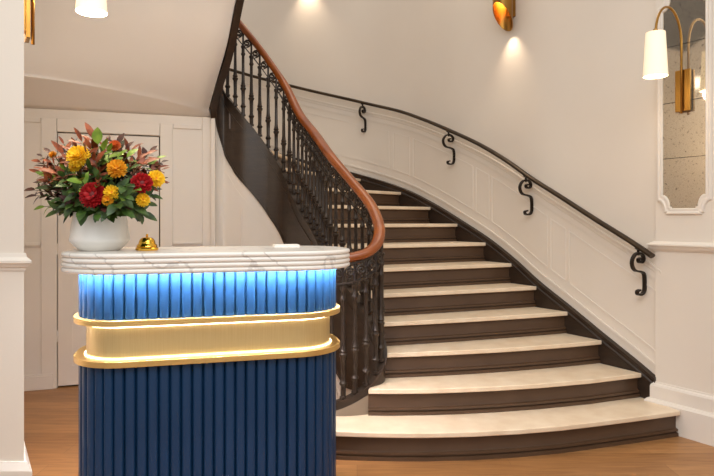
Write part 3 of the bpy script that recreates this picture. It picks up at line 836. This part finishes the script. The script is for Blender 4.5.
# oblique brass tube sconces on the curved wall
def tube_sconce(p, zc, label, power=7):
    q = wpt(p, 0, 0); n = out_in(p); N = Vector((n.x,n.y,0)); t = out_t(p); U = Vector((t.x,t.y,0))
    root = empty('tube_sconce', wpt(p, .0, zc), 0, label, 'wall lamp')
    R0 = Vector(root.location)
    r = .082; c = N*(.035+r)
    bm = bmesh.new(); ro, ri, bo, bi = [], [], [], []
    seg = 36; o1, i1, o2, i2 = [], [], [], []
    for k in range(seg):
        a = 2*pi*k/seg; e_ = N*math.cos(a)+U*math.sin(a)
        cut = .17*(.5+.5*math.cos(a))*1.25          # the mouth is cut upwards away from the wall
        o1.append(c+e_*r+Vector((0,0,cut))); i1.append(c+e_*(r-.004)+Vector((0,0,cut)))
        o2.append(c+e_*r+Vector((0,0,.55))); i2.append(c+e_*(r-.004)+Vector((0,0,.55)))
    V = [[bm.verts.new(v) for v in L_] for L_ in (i2, i1, o1, o2)]
    for a_, b_ in ((0,1),(1,2),(2,3),(3,0)):
        for k in range(seg): bm.faces.new((V[a_][k],V[a_][(k+1)%seg],V[b_][(k+1)%seg],V[b_][k]))
    tube_ = obj('tube', bm, 'oldbrass', root, smooth=True, auto=.7)
    bm = bmesh.new(); prism(bm, [(N*0+U*.03)[:2], (N*.05+U*.03)[:2], (N*.05-U*.03)[:2], (N*0-U*.03)[:2]], .12, .45); obj('mount', bm, 'oldbrass', root)
    bm = bmesh.new(); lathe(bm, [(.05,.33),(.075,.33),(.075,.34),(.05,.34)], 24, c); obj('lens', bm, 'spotdisc', tube_, smooth=True, auto=.7)
    l = bpy.data.lights.new('spot_light', 'SPOT'); l.energy = power; l.color = (1,.82,.62); l.spot_size = math.radians(84); l.spot_blend = 1.0; l.shadow_soft_size = .015
    lo = bpy.data.objects.new('spot_light', l); COL.objects.link(lo); lo.location = R0+N*.075+Vector((0,0,.035))
    d = (-N*.10+Vector((0,0,-1))).normalized(); lo.rotation_euler = d.to_track_quat('-Z','Y').to_euler()
    return root
tube_sconce(12.05, 4.06, 'brass tube wall light round the curve above the stairs, its glow at the top edge', 14)
tube_sconce(6.06, 2.94, 'half-round brass wall light with slanted open mouth, high on the curved wall')

# ------------------------------------------------------------------ mirror
mir = empty('wall_mirror', rw(.17, 0, 1.45), 0, 'tall antiqued mirror in a white frame with notched corners behind the lamp', 'mirror')
ML = Vector(mir.location)
def mpt(t, s, z): return rw(t, s, z)-ML
tL, tR = .052, .315; zB = 1.425; zT_ = 2.78; ntc = .045; ntz = .075
def mshape(g):            # notched outline grown by g, in (t, z)
    a0, a1, b0, b1 = tL-g, tR+g, zB-g*1.1, zT_+g
    pts = []
    def notch(cx_, cz_, rt, rz, a_0, a_1):
        return [(cx_+rt*math.cos(math.radians(a_0+(a_1-a_0)*i/8)), cz_+rz*math.sin(math.radians(a_0+(a_1-a_0)*i/8))) for i in range(9)]
    rt, rz = ntc, ntz
    stp = .012
    pts += [(a0+rt+stp, b0)]+notch(a0, b0, rt, rz, 0, 90)[:]+[]
    pts = [(a1-rt-stp, b0), (a0+rt+stp, b0)]+[(a0+rt+stp, b0+.012)]+notch(a0+.0, b0+.012, rt, rz, 0, 90)+[(a0, b0+rz+.024)]
    pts += [(a0, b1-rz-.024)]+notch(a0, b1-.012, rt, rz, -90, 0)+[(a0+rt+stp, b1-.012), (a0+rt+stp, b1), (a1-rt-stp, b1), (a1-rt-stp, b1-.012)]+notch(a1, b1-.012, rt, rz, 180, 270)+[(a1, b1-rz-.024)]
    pts += [(a1, b0+rz+.024)]+notch(a1, b0+.012, rt, rz, 90, 180)+[(a1-rt-stp, b0+.012)]
    return pts
bm = bmesh.new()
pts = mshape(.004); fr_ = [bm.verts.new(mpt(t, .004, z)) for t, z in pts]; bk = [bm.verts.new(mpt(t, .001, z)) for t, z in pts]
bm.faces.new(fr_)
for i in range(len(pts)): bm.faces.new((fr_[i],fr_[(i+1)%len(pts)],bk[(i+1)%len(pts)],bk[i]))
glass = obj('glass', bm, 'mirror', mir)
bm = bmesh.new()
rr = [(0.0,.001),(0.0,.012),(.006,.016),(.012,.012),(.018,.012),(.024,.018),(.032,.016),(.036,.001)]
rings_ = [[mpt(t, s, z) for t, z in mshape(g)] for g, s in rr]
rings(bm, rings_, closed=True)
obj('mirror_frame', bm, 'panel', mir, smooth=True, auto=.6)
for z in (1.745, 2.10, 2.46):
    bm = bmesh.new()
    pts = [rw(tL,.0045,0),rw(tR,.0045,0),rw(tR,.0055,0),rw(tL,.0055,0)]
    prism(bm, [(p-ML)[:2] for p in pts], z-ML.z-.0015, z-ML.z+.0015)
    obj('glass_joint', bm, 'dark', glass)

# ------------------------------------------------------------------ light
def area(name, loc, rot, sx, sy, e, col):
    l = bpy.data.lights.new(name, 'AREA'); l.shape = 'RECTANGLE'; l.size = sx; l.size_y = sy; l.energy = e; l.color = col
    o = bpy.data.objects.new(name, l); COL.objects.link(o); o.location = loc; o.rotation_euler = rot
    return o
area('fill_light_front', (.3,.4,3.6), (math.radians(22),0,0), 3.0, 1.6, 84, (.97,1,1))  # added fill above the camera, stands in for unseen room lamps
area('fill_light_stair', (.6,4.6,5.0), (0,0,0), 1.6, 1.6, 20, (1,.82,.62))  # added warm fill over the stairwell, no fixture modelled
area('fill_light_lobby', (-1.3,2.9,2.9), (0,0,0), .6, .6, 4, (1,.86,.68))  # small added fill under the soffit, not an actual lobby lamp
w = bpy.data.worlds.new('world'); sc.world = w; w.use_nodes = True
w.node_tree.nodes['Background'].inputs[0].default_value = (1,.995,.99,1); w.node_tree.nodes['Background'].inputs[1].default_value = .72

# ------------------------------------------------------------------ camera
cam = bpy.data.cameras.new('camera'); co = bpy.data.objects.new('camera', cam); COL.objects.link(co)
co.location = (0,0,H); co.rotation_euler = (pi/2,0,0)
cam.sensor_width = 36; cam.lens = 36*F/714; cam.shift_y = -(238-HY)/714; cam.clip_start = .05
sc.camera = co
sc.view_settings.view_transform = 'Standard'; sc.view_settings.look = 'None'; sc.view_settings.gamma = 1; sc.view_settings.exposure = 0.0
sc.view_settings.use_curve_mapping = False
